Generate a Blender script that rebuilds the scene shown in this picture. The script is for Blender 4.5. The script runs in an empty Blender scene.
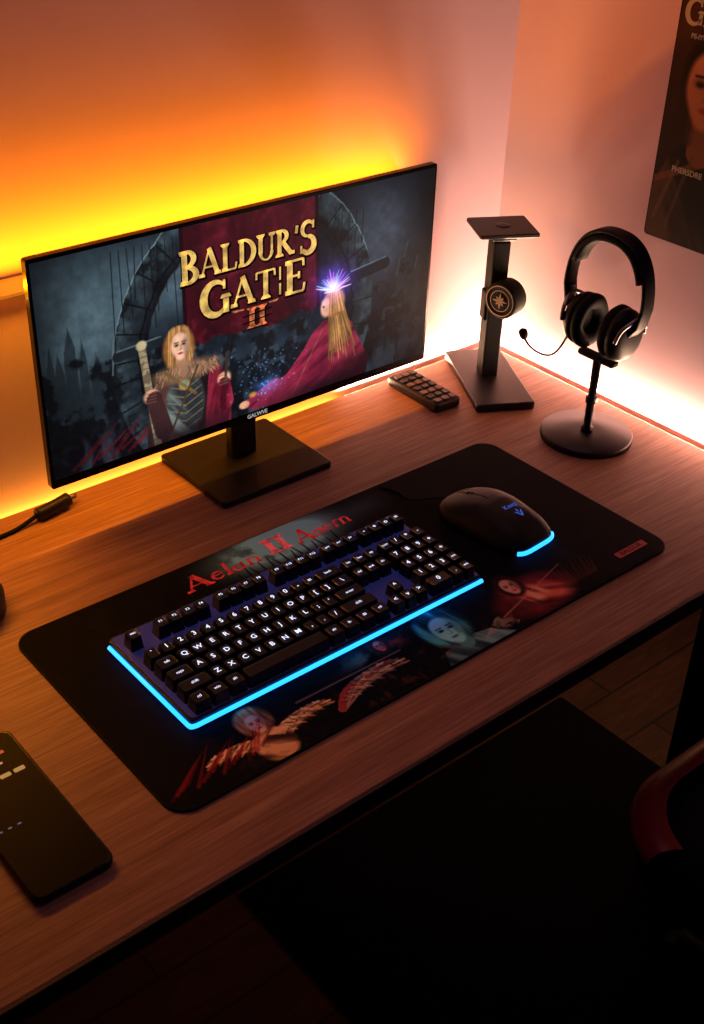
import bpy, math, random
import numpy as np
from mathutils import Vector, Matrix, Euler
random.seed(4)
scn=bpy.context.scene
try: scn.view_settings.view_transform='Standard'
except Exception: pass
COL=bpy.context.collection
rad=math.radians
# ---------------------------------------------------------------- materials
def lin(c):
    o=[]
    for v in c:
        v=v/255.0
        o.append(v/12.92 if v<=.04045 else ((v+.055)/1.055)**2.4)
    return o
def mat(name,rgb,rough=.5,metal=0,emit=None,es=0,var=.12,scale=60,bump=0.0,spec=.5,evar=False):
    m=bpy.data.materials.new(name);m.use_nodes=True
    nt=m.node_tree;b=nt.nodes['Principled BSDF']
    c=lin(rgb)
    n=nt.nodes.new('ShaderNodeTexNoise');n.inputs['Scale'].default_value=scale;n.inputs['Detail'].default_value=4
    tc=nt.nodes.new('ShaderNodeTexCoord');nt.links.new(tc.outputs['Object'],n.inputs['Vector'])
    r=nt.nodes.new('ShaderNodeValToRGB')
    if evar: r.color_ramp.elements[0].position=.35;r.color_ramp.elements[1].position=.62
    r.color_ramp.elements[0].color=[v*(1-var) for v in c]+[1];r.color_ramp.elements[1].color=[min(1,v*(1+var)) for v in c]+[1]
    nt.links.new(n.outputs['Fac'],r.inputs['Fac']);nt.links.new(r.outputs['Color'],b.inputs['Base Color'])
    b.inputs['Roughness'].default_value=rough;b.inputs['Metallic'].default_value=metal
    b.inputs['Specular IOR Level'].default_value=spec
    if bump:
        bp=nt.nodes.new('ShaderNodeBump');bp.inputs['Strength'].default_value=bump;bp.inputs['Distance'].default_value=.001
        nt.links.new(n.outputs['Fac'],bp.inputs['Height']);nt.links.new(bp.outputs['Normal'],b.inputs['Normal'])
    if emit:
        b.inputs['Emission Color'].default_value=lin(emit)+[1];b.inputs['Emission Strength'].default_value=es
        if evar: nt.links.new(r.outputs['Color'],b.inputs['Emission Color'])
    return m
def paintmat(name,emis=False,strength=1,rough=.6,spec=.3):
    m=bpy.data.materials.new(name);m.use_nodes=True
    nt=m.node_tree;b=nt.nodes['Principled BSDF']
    a=nt.nodes.new('ShaderNodeAttribute');a.attribute_name='paint'
    if emis:
        b.inputs['Base Color'].default_value=(.01,.01,.012,1)
        nt.links.new(a.outputs['Color'],b.inputs['Emission Color']);b.inputs['Emission Strength'].default_value=strength
    else:
        nt.links.new(a.outputs['Color'],b.inputs['Base Color'])
    b.inputs['Roughness'].default_value=rough;b.inputs['Specular IOR Level'].default_value=spec
    return m
def wood(name,c0,c1,c2,scale,rough,plank=None):
    m=bpy.data.materials.new(name);m.use_nodes=True
    nt=m.node_tree;b=nt.nodes['Principled BSDF'];N=nt.nodes.new;L=nt.links.new
    tc=N('ShaderNodeTexCoord');mp=N('ShaderNodeMapping');mp.inputs['Scale'].default_value=scale
    L(tc.outputs['Object'],mp.inputs['Vector'])
    n1=N('ShaderNodeTexNoise');n1.inputs['Scale'].default_value=3;n1.inputs['Detail'].default_value=8;n1.inputs['Roughness'].default_value=.62;n1.inputs['Distortion'].default_value=.6
    L(mp.outputs['Vector'],n1.inputs['Vector'])
    n2=N('ShaderNodeTexNoise');n2.inputs['Scale'].default_value=14;n2.inputs['Detail'].default_value=6
    L(mp.outputs['Vector'],n2.inputs['Vector'])
    mx=N('ShaderNodeMix');mx.data_type='FLOAT';mx.inputs[0].default_value=.5
    L(n1.outputs['Fac'],mx.inputs[2]);L(n2.outputs['Fac'],mx.inputs[3])
    r=N('ShaderNodeValToRGB');e=r.color_ramp.elements
    e[0].position=.34;e[0].color=lin(c0)+[1];e[1].position=.66;e[1].color=lin(c2)+[1]
    k=e.new(.5);k.color=lin(c1)+[1]
    L(mx.outputs[0],r.inputs['Fac'])
    out=r.outputs['Color']
    if plank:
        br=N('ShaderNodeTexBrick');br.inputs['Scale'].default_value=1;br.inputs['Mortar Size'].default_value=.003
        br.inputs['Brick Width'].default_value=plank[0];br.inputs['Row Height'].default_value=plank[1]
        br.inputs['Color1'].default_value=(1,1,1,1);br.inputs['Color2'].default_value=(.6,.6,.6,1);br.inputs['Mortar'].default_value=(.1,.1,.1,1)
        L(tc.outputs['Object'],br.inputs['Vector'])
        mm=N('ShaderNodeMix');mm.data_type='RGBA';mm.blend_type='MULTIPLY';mm.inputs[0].default_value=1
        L(out,mm.inputs[6]);L(br.outputs['Color'],mm.inputs[7]);out=mm.outputs[2]
    L(out,b.inputs['Base Color'])
    bp=N('ShaderNodeBump');bp.inputs['Strength'].default_value=.12;bp.inputs['Distance'].default_value=.001
    L(mx.outputs[0],bp.inputs['Height']);L(bp.outputs['Normal'],b.inputs['Normal'])
    b.inputs['Roughness'].default_value=rough;b.inputs['Specular IOR Level'].default_value=.3
    return m
M={}
M['black']=mat('black_plastic',(16,16,19),.45,bump=.05,scale=400,spec=.3)
M['gloss']=mat('gloss_black',(10,10,12),.25,spec=.3)
M['matte']=mat('matte_black',(11,11,13),.75,spec=.15)
M['metal']=mat('black_steel',(13,12,14),.45,metal=0,spec=.3)
M['rubber']=mat('ear_pad',(12,12,13),.8,bump=.3,scale=300,spec=.18)
M['shell']=mat('matte_shell',(10,10,15),.55,spec=.2)
M['silver']=mat('brushed_silver',(120,120,128),.35,metal=1)
M['key']=mat('keycap',(12,12,17),.33,spec=.4)
M['legend']=mat('legend_glow',(200,216,255),.5,emit=(200,218,255),es=1.35)
M['blue']=mat('blue_led',(60,140,255),.4,emit=(30,138,255),es=3.4)
M['bluelogo']=mat('blue_logo',(60,110,220),.4,emit=(50,110,235),es=.5)
M['plate']=mat('keyboard_plate_glow',(34,33,50),.45,metal=.2,emit=(64,70,170),es=.12)  # violet emission stands in for key backlight falling on the plate
M['white']=mat('soft_white_print',(190,190,190),.5,emit=(190,190,195),es=.6)  # pale print with a glow of its own added
M['gold']=mat('gold_lettering',(196,164,88),.5,emit=(222,188,104),es=1.0,scale=70,var=.42,evar=True)
M['faded']=mat('faded_red_gold',(172,100,58),.5,emit=(172,100,58),es=.8,scale=130,var=.75,evar=True)
M['goldshade']=mat('lettering_shadow',(16,6,6),.8,spec=.1)
M['redprint']=mat('red_print',(176,34,32),.6,emit=(176,34,32),es=.36,var=.5,scale=90,evar=True)  # printed ink with self-glow added; the mat has no lamp
M['palered']=mat('pale_red_print',(190,70,72),.6,emit=(190,70,72),es=.4,var=.5,scale=90,evar=True)  # same print, emission put into the ink
M['redlabel']=mat('red_label',(120,18,24),.5,emit=(140,20,26),es=.2)  # unlit label with slight emission added to its colour
M['red']=mat('red_leather',(150,10,28),.35,bump=.1)
M['wall']=mat('painted_plaster',(178,150,162),.9,var=.03,scale=25,bump=.12,spec=.15)
M['mat_floor']=mat('black_mat',(4,4,5),.95,bump=.2,scale=300,spec=.1)
M['desk']=wood('desk_wood',(118,80,60),(146,104,80),(172,130,104),(.9,20,20),.5)
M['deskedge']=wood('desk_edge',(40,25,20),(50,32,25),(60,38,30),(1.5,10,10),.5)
M['floor']=wood('floor_wood',(44,24,14),(60,34,20),(76,44,26),(1.2,7,7),.7,plank=(1.1,.11))
M['remote']=mat('remote_body',(26,18,15),.5,spec=.3)
M['amber']=mat('amber_keys',(84,56,38),.5)
M['bronze']=mat('dull_bronze',(110,90,72),.45,metal=.3)
# ---------------------------------------------------------------- geometry
def rr(w,d,r,n=5):
    r=max(min(r,w/2-1e-5,d/2-1e-5),1e-5);P=[]
    for cx,cy,a in ((w/2-r,d/2-r,0),(-w/2+r,d/2-r,90),(-w/2+r,-d/2+r,180),(w/2-r,-d/2+r,270)):
        for i in range(n+1):
            t=rad(a+90*i/n);P.append((cx+r*math.cos(t),cy+r*math.sin(t)))
    return P
class G:
    def __init__(s): s.v=[];s.f=[];s.m=[];s.sm=[]
    def add(s,v,f,mi=0,smooth=False,T=None):
        o=len(s.v)
        if T is not None: v=[tuple(T@Vector(p)) for p in v]
        s.v+= [tuple(p) for p in v]
        for q in f: s.f.append([i+o for i in q]);s.m.append(mi);s.sm.append(smooth)
        return s
    def rings(s,rs,mi=0,smooth=False,T=None,cap=True,closed=True):
        n=len(rs[0]);v=[p for r in rs for p in r];f=[]
        for i in range(len(rs)-1):
            for j in range(n if closed else n-1):
                k=(j+1)%n;f.append((i*n+j,i*n+k,(i+1)*n+k,(i+1)*n+j))
        if cap: f.append(tuple(range(n-1,-1,-1)));f.append(tuple((len(rs)-1)*n+j for j in range(n)))
        return s.add(v,f,mi,smooth,T)
    def slab(s,w,d,h,r=.002,b=.001,mi=0,T=None,n=5,z=0,smooth=False):
        prof=[(b,0),(0,b),(0,h-b),(b*.3,h-b*.3),(b,h)]
        return s.rings([[(x,y,z+zz) for x,y in rr(w-2*i,d-2*i,r-i,n)] for i,zz in prof],mi,smooth,T)
    def lathe(s,prof,n=40,mi=0,T=None,smooth=True):
        return s.rings([[(r*math.cos(2*math.pi*i/n),r*math.sin(2*math.pi*i/n),z) for i in range(n)] for r,z in prof],mi,smooth,T)
    def tube(s,pts,r,n=12,mi=0,T=None,sub=6,flat=1.0):
        P=[Vector(p) for p in pts]
        if sub>1 and len(P)>2:
            Q=[]
            for i in range(len(P)-1):
                a=P[max(i-1,0)];b=P[i];c=P[i+1];d=P[min(i+2,len(P)-1)]
                for k in range(sub):
                    t=k/sub;Q.append(.5*((2*b)+(c-a)*t+(2*a-5*b+4*c-d)*t*t+(3*b-a-3*c+d)*t**3))
            Q.append(P[-1]);P=Q
        R=[];nv=None
        for i,p in enumerate(P):
            t=(P[min(i+1,len(P)-1)]-P[max(i-1,0)]).normalized()
            if nv is None:
                nv=t.orthogonal().normalized()
            else:
                nv=(nv-t*nv.dot(t)).normalized()
            b=t.cross(nv)
            rad_=r[0]+(r[1]-r[0])*i/(len(P)-1) if isinstance(r,tuple) else r
            R.append([tuple(p+(nv*math.cos(2*math.pi*j/n)+b*flat*math.sin(2*math.pi*j/n))*rad_) for j in range(n)])
        return s.rings(R,mi,True,T)
    def obj(s,name,mats,parent=None,loc=(0,0,0),rot=(0,0,0),label=None):
        me=bpy.data.meshes.new(name);me.from_pydata(s.v,[],s.f)
        for m in (mats if isinstance(mats,(list,tuple)) else [mats]): me.materials.append(M[m] if isinstance(m,str) else m)
        me.polygons.foreach_set('material_index',s.m);me.polygons.foreach_set('use_smooth',s.sm)
        import bmesh
        bm=bmesh.new();bm.from_mesh(me)
        if len(bm.faces)<20000: bmesh.ops.recalc_face_normals(bm,faces=bm.faces)
        bm.to_mesh(me);bm.free();me.update()
        o=bpy.data.objects.new(name,me);COL.objects.link(o);o.location=loc;o.rotation_euler=rot
        if parent: o.parent=parent
        if label: o['label']=label
        return o
def Tm(loc=(0,0,0),rot=(0,0,0),sc=(1,1,1)):
    return Matrix.Translation(loc)@Euler(rot).to_matrix().to_4x4()@Matrix.Diagonal((*sc,1))
def thing(name,label,cat,loc=(0,0,0),rz=0):
    e=bpy.data.objects.new(name,None);e.empty_display_size=.05;COL.objects.link(e)
    e.location=loc;e.rotation_euler=(0,0,rz);e['label']=label;e['category']=cat;return e
def textmesh(body,size,align='CENTER',bold=0):
    cu=bpy.data.curves.new('t','FONT');cu.body=body;cu.size=size;cu.align_x=align;cu.align_y='CENTER';cu.resolution_u=3;cu.offset=bold
    o=bpy.data.objects.new('t',cu);me=bpy.data.meshes.new_from_object(o)
    v=[tuple(q.co) for q in me.vertices];f=[tuple(p.vertices) for p in me.polygons]
    bpy.data.objects.remove(o);bpy.data.curves.remove(cu);bpy.data.meshes.remove(me)
    return v,f
# serif display lettering
def glyph(ch,g,ox,oy,s,e,mi,z):
    def quad(p): 
        g.add([(ox+x*s,oy+y*s,z) for x,y in p],[tuple(range(len(p)))],mi)
    def st(x0,y0,x1,y1,w):
        dx,dy=x1-x0,y1-y0;l=math.hypot(dx,dy);ux,uy=dx/l,dy/l;w=w/2+e
        quad([(x0-ux*e-uy*w,y0-uy*e+ux*w),(x0-ux*e+uy*w,y0-uy*e-ux*w),(x1+ux*e+uy*w,y1+uy*e-ux*w),(x1+ux*e-uy*w,y1+uy*e+ux*w)])
    def sf(x,y,w=.34,h=.05):
        d=1 if y<.5 else -1
        quad([(x-w/2-e,y-d*e),(x+w/2+e,y-d*e),(x+w/2+e,y+d*(h+e)),(x+.1,y+d*(h+.08+e)),(x-.1,y+d*(h+.08+e)),(x-w/2-e,y+d*(h+e))])
    def arc(cx,cy,rx,ry,a0,a1,w0,w1):
        n=18;w0/=2;w1/=2
        for i in range(n):
            q=[]
            for k,sg in ((i,1),(i+1,1),(i+1,-1),(i,-1)):
                t=k/n;a=rad(a0+(a1-a0)*t);w=w0+(w1-w0)*math.sin(math.pi*t)+e
                q.append((cx+(rx+sg*w)*math.cos(a),cy+(ry+sg*w)*math.sin(a)))
            quad(q)
    S=.17;t=.07
    if ch=='B': st(.16,0,.16,1,S);sf(.14,0,.28);sf(.14,1,.28);arc(.18,.74,.27,.225,90,-90,t,.17);arc(.18,.27,.33,.235,90,-90,t,.19);return .62
    if ch=='A': st(.08,.02,.40,1,t);st(.38,1,.70,.02,.18);st(.18,.33,.58,.33,t);sf(.08,0,.24);sf(.70,0,.28);return .84
    if ch=='L': st(.16,0,.16,1,S);sf(.16,1,.34);sf(.12,0,.2);st(.16,.035,.58,.035,t);st(.56,.03,.60,.26,t);return .66
    if ch=='D': st(.16,0,.16,1,S);sf(.14,0,.26);sf(.14,1,.26);arc(.18,.5,.46,.465,90,-90,t,.2);return .76
    if ch=='U': st(.16,.3,.16,1,S);sf(.16,1,.34);st(.62,.3,.62,1,t+.02);sf(.62,1,.26);arc(.39,.32,.23,.28,180,360,.15,.07);return .78
    if ch=='R': st(.16,0,.16,1,S);sf(.16,0,.34);sf(.14,1,.28);arc(.18,.74,.28,.225,90,-90,t,.17);st(.30,.52,.66,.03,.17);sf(.70,0,.2);return .78
    if ch=="'": st(.12,1,.08,.72,.12);return .22
    if ch=='S': arc(.30,.74,.2,.22,30,270,t,.14);arc(.30,.26,.22,.25,90,-150,t+.04,.19);st(.48,.98,.48,.74,t);st(.07,.02,.07,.26,t);return .60
    if ch=='G': arc(.42,.5,.34,.46,45,335,t,.22);st(.70,.04,.70,.44,.16);sf(.70,.46,.3,.03);st(.66,.98,.66,.72,t);return .86
    if ch=='T': st(.36,0,.36,1,S);sf(.36,0,.34);st(.04,.965,.68,.965,t);st(.04,.98,.03,.74,t);st(.68,.98,.69,.74,t);return .74
    if ch=='I': st(.16,0,.16,1,S);sf(.16,0,.34);sf(.16,1,.34);return .34
    if ch=='|': st(.14,.0,.14,.40,.07);st(.14,.52,.14,.98,.06);return .3
    if ch=='E': st(.16,0,.16,1,S);sf(.12,1,.2);sf(.12,0,.2);st(.16,.965,.56,.965,t);st(.16,.035,.58,.035,t);st(.16,.52,.44,.52,t);st(.56,.98,.57,.76,t);st(.57,.02,.61,.26,t);st(.44,.62,.44,.42,t);return .66
    if ch=='e': arc(.26,.32,.2,.29,10,330,.06,.13);st(.08,.36,.46,.36,.06);return .54
    if ch=='l': st(.14,0,.14,1.05,.13);sf(.14,0,.26,.04);st(.02,1.02,.14,1.02,.05);return .30
    if ch=='a': arc(.22,.26,.17,.24,0,360,.06,.12);st(.42,0,.42,.60,.12);st(.42,.03,.54,.05,.06);return .56
    if ch=='n': st(.14,0,.14,.62,.12);st(.48,0,.48,.42,.12);arc(.31,.40,.17,.19,180,0,.06,.10);sf(.14,0,.24,.03);sf(.48,0,.24,.03);return .62
    if ch=='r': st(.14,0,.14,.62,.12);sf(.14,0,.24,.03);arc(.30,.40,.16,.19,160,40,.05,.12);return .42
    return .3
def lettering(g,word,x0,y0,cap,width,e=0,mi=0,z=0,big=(),slant=0):
    tot=0;dm=G()
    adv=[]
    for i,ch in enumerate(word):
        k=1.22 if i in big else 1
        a=glyph(ch,dm,0,0,1,0,0,0)*k if ch!=' ' else .4
        adv.append(a);tot+=a
    sx=width/tot;x=x0
    tmp=G()
    for i,ch in enumerate(word):
        k=1.22 if i in big else 1
        if ch!=' ': 
            q=G();glyph(ch,q,0,0,1,e/k,mi,0)
            tmp.add([(x+px*k*sx+slant*py*cap,y0+(py*k-(.12 if i in big else 0))*cap,z) for px,py,_ in q.v],q.f,mi)
        x+=adv[i]*sx
    g.add(tmp.v,tmp.f,mi)
# ---------------------------------------------------------------- numpy painting
sth=lambda m,k=7: np.clip(m*k,0,1)
class Cv:
    def __init__(s,x0,x1,y0,y1,nx,ny,base):
        s.b=(x0,x1,y0,y1);s.nx,s.ny=nx,ny
        s.X,s.Y=np.meshgrid(np.linspace(x0,x1,nx),np.linspace(y0,y1,ny))
        s.C=np.zeros((ny,nx,3))+np.array(base,float);s.px=(x1-x0)/nx
    def noise(s,sc,seed,oct=5,ax=1.0):
        r=np.zeros_like(s.X);a=1.0;tot=0
        for o in range(oct):
            rng=np.random.RandomState(seed*31+o);T=rng.rand(128,128)
            u=s.X*sc*(2**o)+37.3;v=s.Y*sc*ax*(2**o)+51.7
            iu=np.floor(u).astype(int);iv=np.floor(v).astype(int);fu=u-iu;fv=v-iv
            fu=fu*fu*(3-2*fu);fv=fv*fv*(3-2*fv)
            g=lambda a_,b_:T[(iv+b_)%128,(iu+a_)%128]
            r+=a*((g(0,0)*(1-fu)+g(1,0)*fu)*(1-fv)+(g(0,1)*(1-fu)+g(1,1)*fu)*fv);tot+=a;a*=.55
        return r/tot
    def mix(s,m,c,k=1.0):
        m=np.clip(m*k,0,1)[...,None];s.C=s.C*(1-m)+np.array(c,float)*m
    def addc(s,m,c): s.C=s.C+np.clip(m,0,1)[...,None]*np.array(c,float)
    def ell(s,cx,cy,rx,ry,soft=.15,rot=0):
        dx,dy=s.X-cx,s.Y-cy;ca,sa=math.cos(rad(rot)),math.sin(rad(rot))
        d=np.sqrt(((dx*ca+dy*sa)/rx)**2+((-dx*sa+dy*ca)/ry)**2)
        return np.clip((1+soft-d)/(2*soft),0,1)
    def gl(s,cx,cy,rx,ry): return np.exp(-(((s.X-cx)/rx)**2+((s.Y-cy)/ry)**2))
    def line(s,x0,y0,x1,y1,w0,w1=None):
        w1=w0 if w1 is None else w1
        dx,dy=x1-x0,y1-y0;t=np.clip(((s.X-x0)*dx+(s.Y-y0)*dy)/(dx*dx+dy*dy),0,1)
        d=np.hypot(s.X-x0-t*dx,s.Y-y0-t*dy);w=w0+(w1-w0)*t
        return np.clip((w-d)/(s.px*1.2)+.5,0,1)
    def poly(s,P):
        m=np.zeros_like(s.X,bool);n=len(P)
        for i in range(n):
            (xa,ya),(xb,yb)=P[i],P[(i+1)%n]
            if ya==yb: continue
            c=((ya>s.Y)!=(yb>s.Y))&(s.X<(xb-xa)*(s.Y-ya)/(yb-ya)+xa);m^=c
        return m.astype(float)
    def folds(s,mask,ang,freq,seed,lo,hi):
        ca,sa=math.cos(rad(ang)),math.sin(rad(ang));a=s.X*ca+s.Y*sa;b=-s.X*sa+s.Y*ca
        X,Y=s.X,s.Y;s.X,s.Y=a*freq/14,b*freq/90
        w=s.noise(1.0,seed,4);s.X,s.Y=X,Y
        w=np.clip((w-.5)*3.2+.5,0,1)
        s.mix(mask*np.clip(w*2-1,0,1),hi,.9);s.mix(mask*np.clip(1-w*2,0,1),lo,.9)
    def mesh(s,name,material,parent,loc,rot,mask=None,label=None):
        nx,ny=s.nx,s.ny
        co=np.stack([s.X.ravel(),s.Y.ravel(),np.zeros(nx*ny)],1)
        i=np.arange(nx*ny).reshape(ny,nx)
        q=np.stack([i[:-1,:-1],i[:-1,1:],i[1:,1:],i[1:,:-1]],-1).reshape(-1,4)
        if mask is not None:
            mc=(mask[:-1,:-1]>.5)&(mask[:-1,1:]>.5)&(mask[1:,1:]>.5)&(mask[1:,:-1]>.5);q=q[mc.ravel()]
        me=bpy.data.meshes.new(name);me.from_pydata(co.tolist(),[],q.tolist())
        at=me.color_attributes.new('paint','FLOAT_COLOR','POINT')
        c=np.clip(s.C,0,255)/255;l=np.where(c<=.04045,c/12.92,((c+.055)/1.055)**2.4).reshape(-1,3)
        at.data.foreach_set('color',np.concatenate([l,np.ones((len(l),1))],1).astype(np.float32).ravel())
        me.materials.append(material)
        if mask is not None:
            import bmesh
            bm=bmesh.new();bm.from_mesh(me);bmesh.ops.delete(bm,geom=[v for v in bm.verts if not v.link_faces],context='VERTS');bm.to_mesh(me);bm.free()
        o=bpy.data.objects.new(name,me);COL.objects.link(o);o.location=loc;o.rotation_euler=rot;o.parent=parent
        if label:o['label']=label
        return o
    def face(s,cx,cy,r,skin,hair=None,dark=(60,30,25),lips=(150,50,48)):
        if hair: s.mix(s.ell(cx,cy+r*.15,r*1.15,r*1.5,.12),hair)
        s.mix(s.ell(cx,cy+r*.1,r*.70,r*.92,.1),skin);s.mix(s.ell(cx,cy-r*.45,r*.46,r*.55,.15),skin)
        s.mix(s.ell(cx+r*.50,cy-.05*r,r*.26,r*.8,.5),[c*.5 for c in skin],.7)
        s.mix(s.ell(cx-r*.15,cy+.6*r,r*.3,r*.2,.8),[min(255,c*1.15) for c in skin],.5)
        for sx in(-1,1):
            s.mix(s.ell(cx+sx*r*.29,cy+r*.16,r*.20,r*.13,.5),[c*.55 for c in skin],.8)
            s.mix(s.ell(cx+sx*r*.29,cy+r*.13,r*.12,r*.07,.4),dark);s.mix(s.line(cx+sx*r*.13,cy+r*.34,cx+sx*r*.46,cy+r*.33,r*.035),dark,.8)
        s.mix(s.line(cx+r*.06,cy+r*.1,cx+r*.08,cy-r*.2,r*.05),[c*.65 for c in skin],.8);s.mix(s.ell(cx,cy-r*.24,r*.12,r*.05,.5),[c*.6 for c in skin],.7)
        s.mix(s.ell(cx,cy-r*.50,r*.2,r*.085,.4),lips)
# ================================================================ ROOM
def struct(name,lo,hi,m):
    g=G();w,d,h=[hi[i]-lo[i] for i in range(3)]
    v=[(x,y,z) for z in(0,h) for x,y in((-w/2,-d/2),(w/2,-d/2),(w/2,d/2),(-w/2,d/2))]
    g.add(v,[(3,2,1,0),(4,5,6,7),(0,1,5,4),(1,2,6,5),(2,3,7,6),(3,0,4,7)])
    o=g.obj(name,m,loc=((lo[0]+hi[0])/2,(lo[1]+hi[1])/2,lo[2]));o['kind']='structure';return o
FZ=-.75
struct('wall_back',(-2.2,.45,FZ),(1.7,.55,1.7),'wall')
struct('wall_right',(.675,-2.2,-.06),(.775,.45,1.7),'wall')
struct('floor',(-2.2,-2.2,FZ-.05),(1.7,.55,FZ),'floor')
# ================================================================ DESK
desk=thing('desk','wooden desk with brown grain top and black steel frame','desk',(-.3,.08,FZ))
g=G();g.slab(1.91,.6985,.026,.003,.002,z=.724)
g.obj('desktop','desk',desk,loc=(0,.00075,0))
def split_boxes(parts,name,m,parent):
    for (w,d,h,x,y,z) in parts:
        q=G();q.slab(w,d,h,.004,.002);q.obj(name,m,parent,loc=(x,y,z))
split_boxes([(.05,.05,.70,x,y,0) for x in(-.9,.9) for y in(-.25,.27)],'leg','metal',desk)
split_boxes([(1.75,.04,.045,0,-.30,.677),(1.75,.04,.045,0,.31,.677)],'frame_rail','metal',desk)
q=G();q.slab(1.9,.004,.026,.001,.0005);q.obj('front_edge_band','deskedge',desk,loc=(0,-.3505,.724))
g=G();g.slab(.815,1.5,.006,.01,.002);o=g.obj('floor_mat','mat_floor',loc=(.3475,-.53,FZ))
o['label']='large black chair mat lying on the wooden floor';o['category']='floor mat'
# ================================================================ MONITOR
MX,MY=.0675,.351
mon=thing('monitor','wide thin-bezel black monitor showing a fantasy game title screen','monitor',(MX,MY,0))
W,H=.6525,.312;zc=.2437;yf=.3215-MY
g=G();g.slab(W,H,.012,.004,.0012);g.obj('bezel_frame','gloss',mon,loc=(0,yf+.012,zc),rot=(rad(90),0,0))
g=G();g.slab(W-.02,H-.02,.016,.012,.006);g.obj('back_shell','black',mon,loc=(0,yf+.028,zc),rot=(rad(90),0,0))
g=G();g.slab(.045,.018,.20,.004,.002);g.slab(.09,.03,.09,.006,.003,T=Tm((0,-.004,.16)))
g.obj('neck','black',mon,loc=(0,.012,.010))
g=G();g.slab(.194,.168,.011,.006,.002);g.obj('base_plate','metal',mon,loc=(-.004,-.005,0))
x0,x1,y0,y1=-.2547,.3897,.1007,.3947
c=Cv(x0,x1,y0,y1,820,375,(12,17,24))
n=c.noise(14,1);n2=c.noise(40,2);n3=c.noise(95,3);n4=c.noise(30,9,ax=.4)
c.mix(c.gl(-.20,.30,.075,.09)*(.55+n),(104,132,144),.9)
c.mix(c.gl(-.09,.33,.13,.06)*(.45+n),(78,100,112),.7)
c.mix(c.gl(.30,.31,.08,.08)*(.45+n),(76,90,108),.75)
c.mix(c.gl(.08,.17,.13,.05)*(.35+n2),(62,88,112),.7)
for sx,sh,w in((-.215,.305,.010),(-.198,.285,.007),(-.232,.275,.009),(-.18,.262,.010),(.345,.30,.012),(.365,.27,.010),(-.243,.29,.006),(.33,.275,.008)):
    c.mix(c.poly([(sx-w,.15),(sx-w*.8,sh-.03),(sx,sh),(sx+w*.8,sh-.03),(sx+w,.15)]),(36,47,54),.8)
    c.mix(c.line(sx-w*.7,sh-.03,sx-.0005,sh-.004,.0008),(96,116,124),.6)
rock=sth(n2-(.26+1.9*(c.Y-.12)),9)*(c.Y<.26);c.mix(rock,(13,16,21),.88);c.mix(rock*sth(n3-.52,8),(50,62,74),.7)
c.mix(sth(.150+.03*n-c.Y,60),(11,12,17),.7);c.mix(sth(.165-c.Y,30)*sth(n4-.56,10),(66,84,100),.55)
dx=(c.X-.06);R=np.hypot(dx,(c.Y-.222));ang=np.degrees(np.arctan2(c.Y-.222,dx))
dist=R-.192+.005*(n3-.5)
ring=sth(.026-np.abs(dist),600);c.mix(ring,(17,22,28),.98)
c.mix(ring*np.clip(.5+dist/.04,0,1)*(.25+n3),(70,90,98),.75);c.mix(ring*((ang%11)<.6),(6,8,10),.85);c.mix(ring*sth(n2-.55,8),(10,13,16),.75)
c.mix(sth(.0018-np.abs(dist+.013),800),(6,8,10),.85);c.mix(sth(.0015-np.abs(dist-.0255),800)*(ang>20),(130,152,158),.65);c.mix(sth(.0012-np.abs(dist+.0245),800)*(ang<160)*(ang>100),(120,140,146),.4)
for k in range(9):
    xx=-.148+k*.011;c.mix(c.line(xx,.385,xx+.003*(k%3-1),.25+.022*(k%4),.0007),(11,14,18),.85)
for k in range(6):
    xx=.19+k*.013;c.mix(c.line(xx,.36,xx-.002,.27+.02*(k%3),.0007),(11,14,18),.8)
c.mix(c.line(-.15,.246,-.085,.25,.007),(24,31,37),.95);c.mix(c.line(-.15,.253,-.085,.257,.0012),(110,128,134),.6);c.mix(c.line(.235,.262,.30,.270,.009),(18,24,32),.95);c.mix(c.line(.235,.271,.30,.279,.0012),(110,128,140),.7)
bpP=[(-.047,.3947),(.170,.3947),(.176,.236),(.16,.228),(.14,.236),(.12,.231),(.09,.224),(.06,.232),(.03,.229),(-.0,.236),(-.02,.228),(-.046,.24)]
bm_=c.poly(bpP);c.mix(bm_,(56,11,22));c.folds(bm_*.8,8,300,21,(34,7,16),(82,19,33));c.mix(bm_*sth(n3-.6,6),(110,30,44),.3)
c.mix(c.line(-.047,.395,-.046,.24,.003),(26,8,16));c.mix(c.line(.170,.395,.176,.236,.003),(26,8,16))
for k in range(12):
    c.mix(c.line(-.225+.009*k,.106+.004*(k%3),-.185+.010*k,.140+.006*((k*5)%4),.0022,.0004),(110,20,30),.55)
# figure with fur collar and staff
body=c.poly([(-.115,.1007),(-.108,.165),(-.092,.2),(-.03,.212),(.006,.192),(.022,.15),(.018,.1007)])
c.mix(body,(50,32,34));c.folds(body,5,700,31,(24,16,19),(88,56,52))
sl=c.poly([(-.022,.1007),(-.012,.19),(.006,.192),(.024,.15),(.022,.1007)]);c.mix(sl,(96,22,40));c.folds(sl,-15,800,32,(44,10,22),(136,36,56))
ar=c.ell(-.052,.150,.030,.046,.1);c.mix(ar,(62,74,80));c.folds(ar,40,900,36,(34,40,46),(120,136,136))
for k in range(6):
    yy=.114+k*.012;c.mix(ar*c.line(-.080,yy+.008,-.052,yy-.004,.0010),(140,108,62),.7);c.mix(ar*c.line(-.052,yy-.004,-.024,yy+.008,.0010),(140,108,62),.7)
c.mix(c.ell(-.052,.178,.009,.008,.2),(160,126,64));c.mix(c.ell(-.052,.178,.0045,.0045,.2),(60,150,160))
hair=c.ell(-.058,.232,.025,.032,.10);c.mix(hair,(132,84,44))
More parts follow.
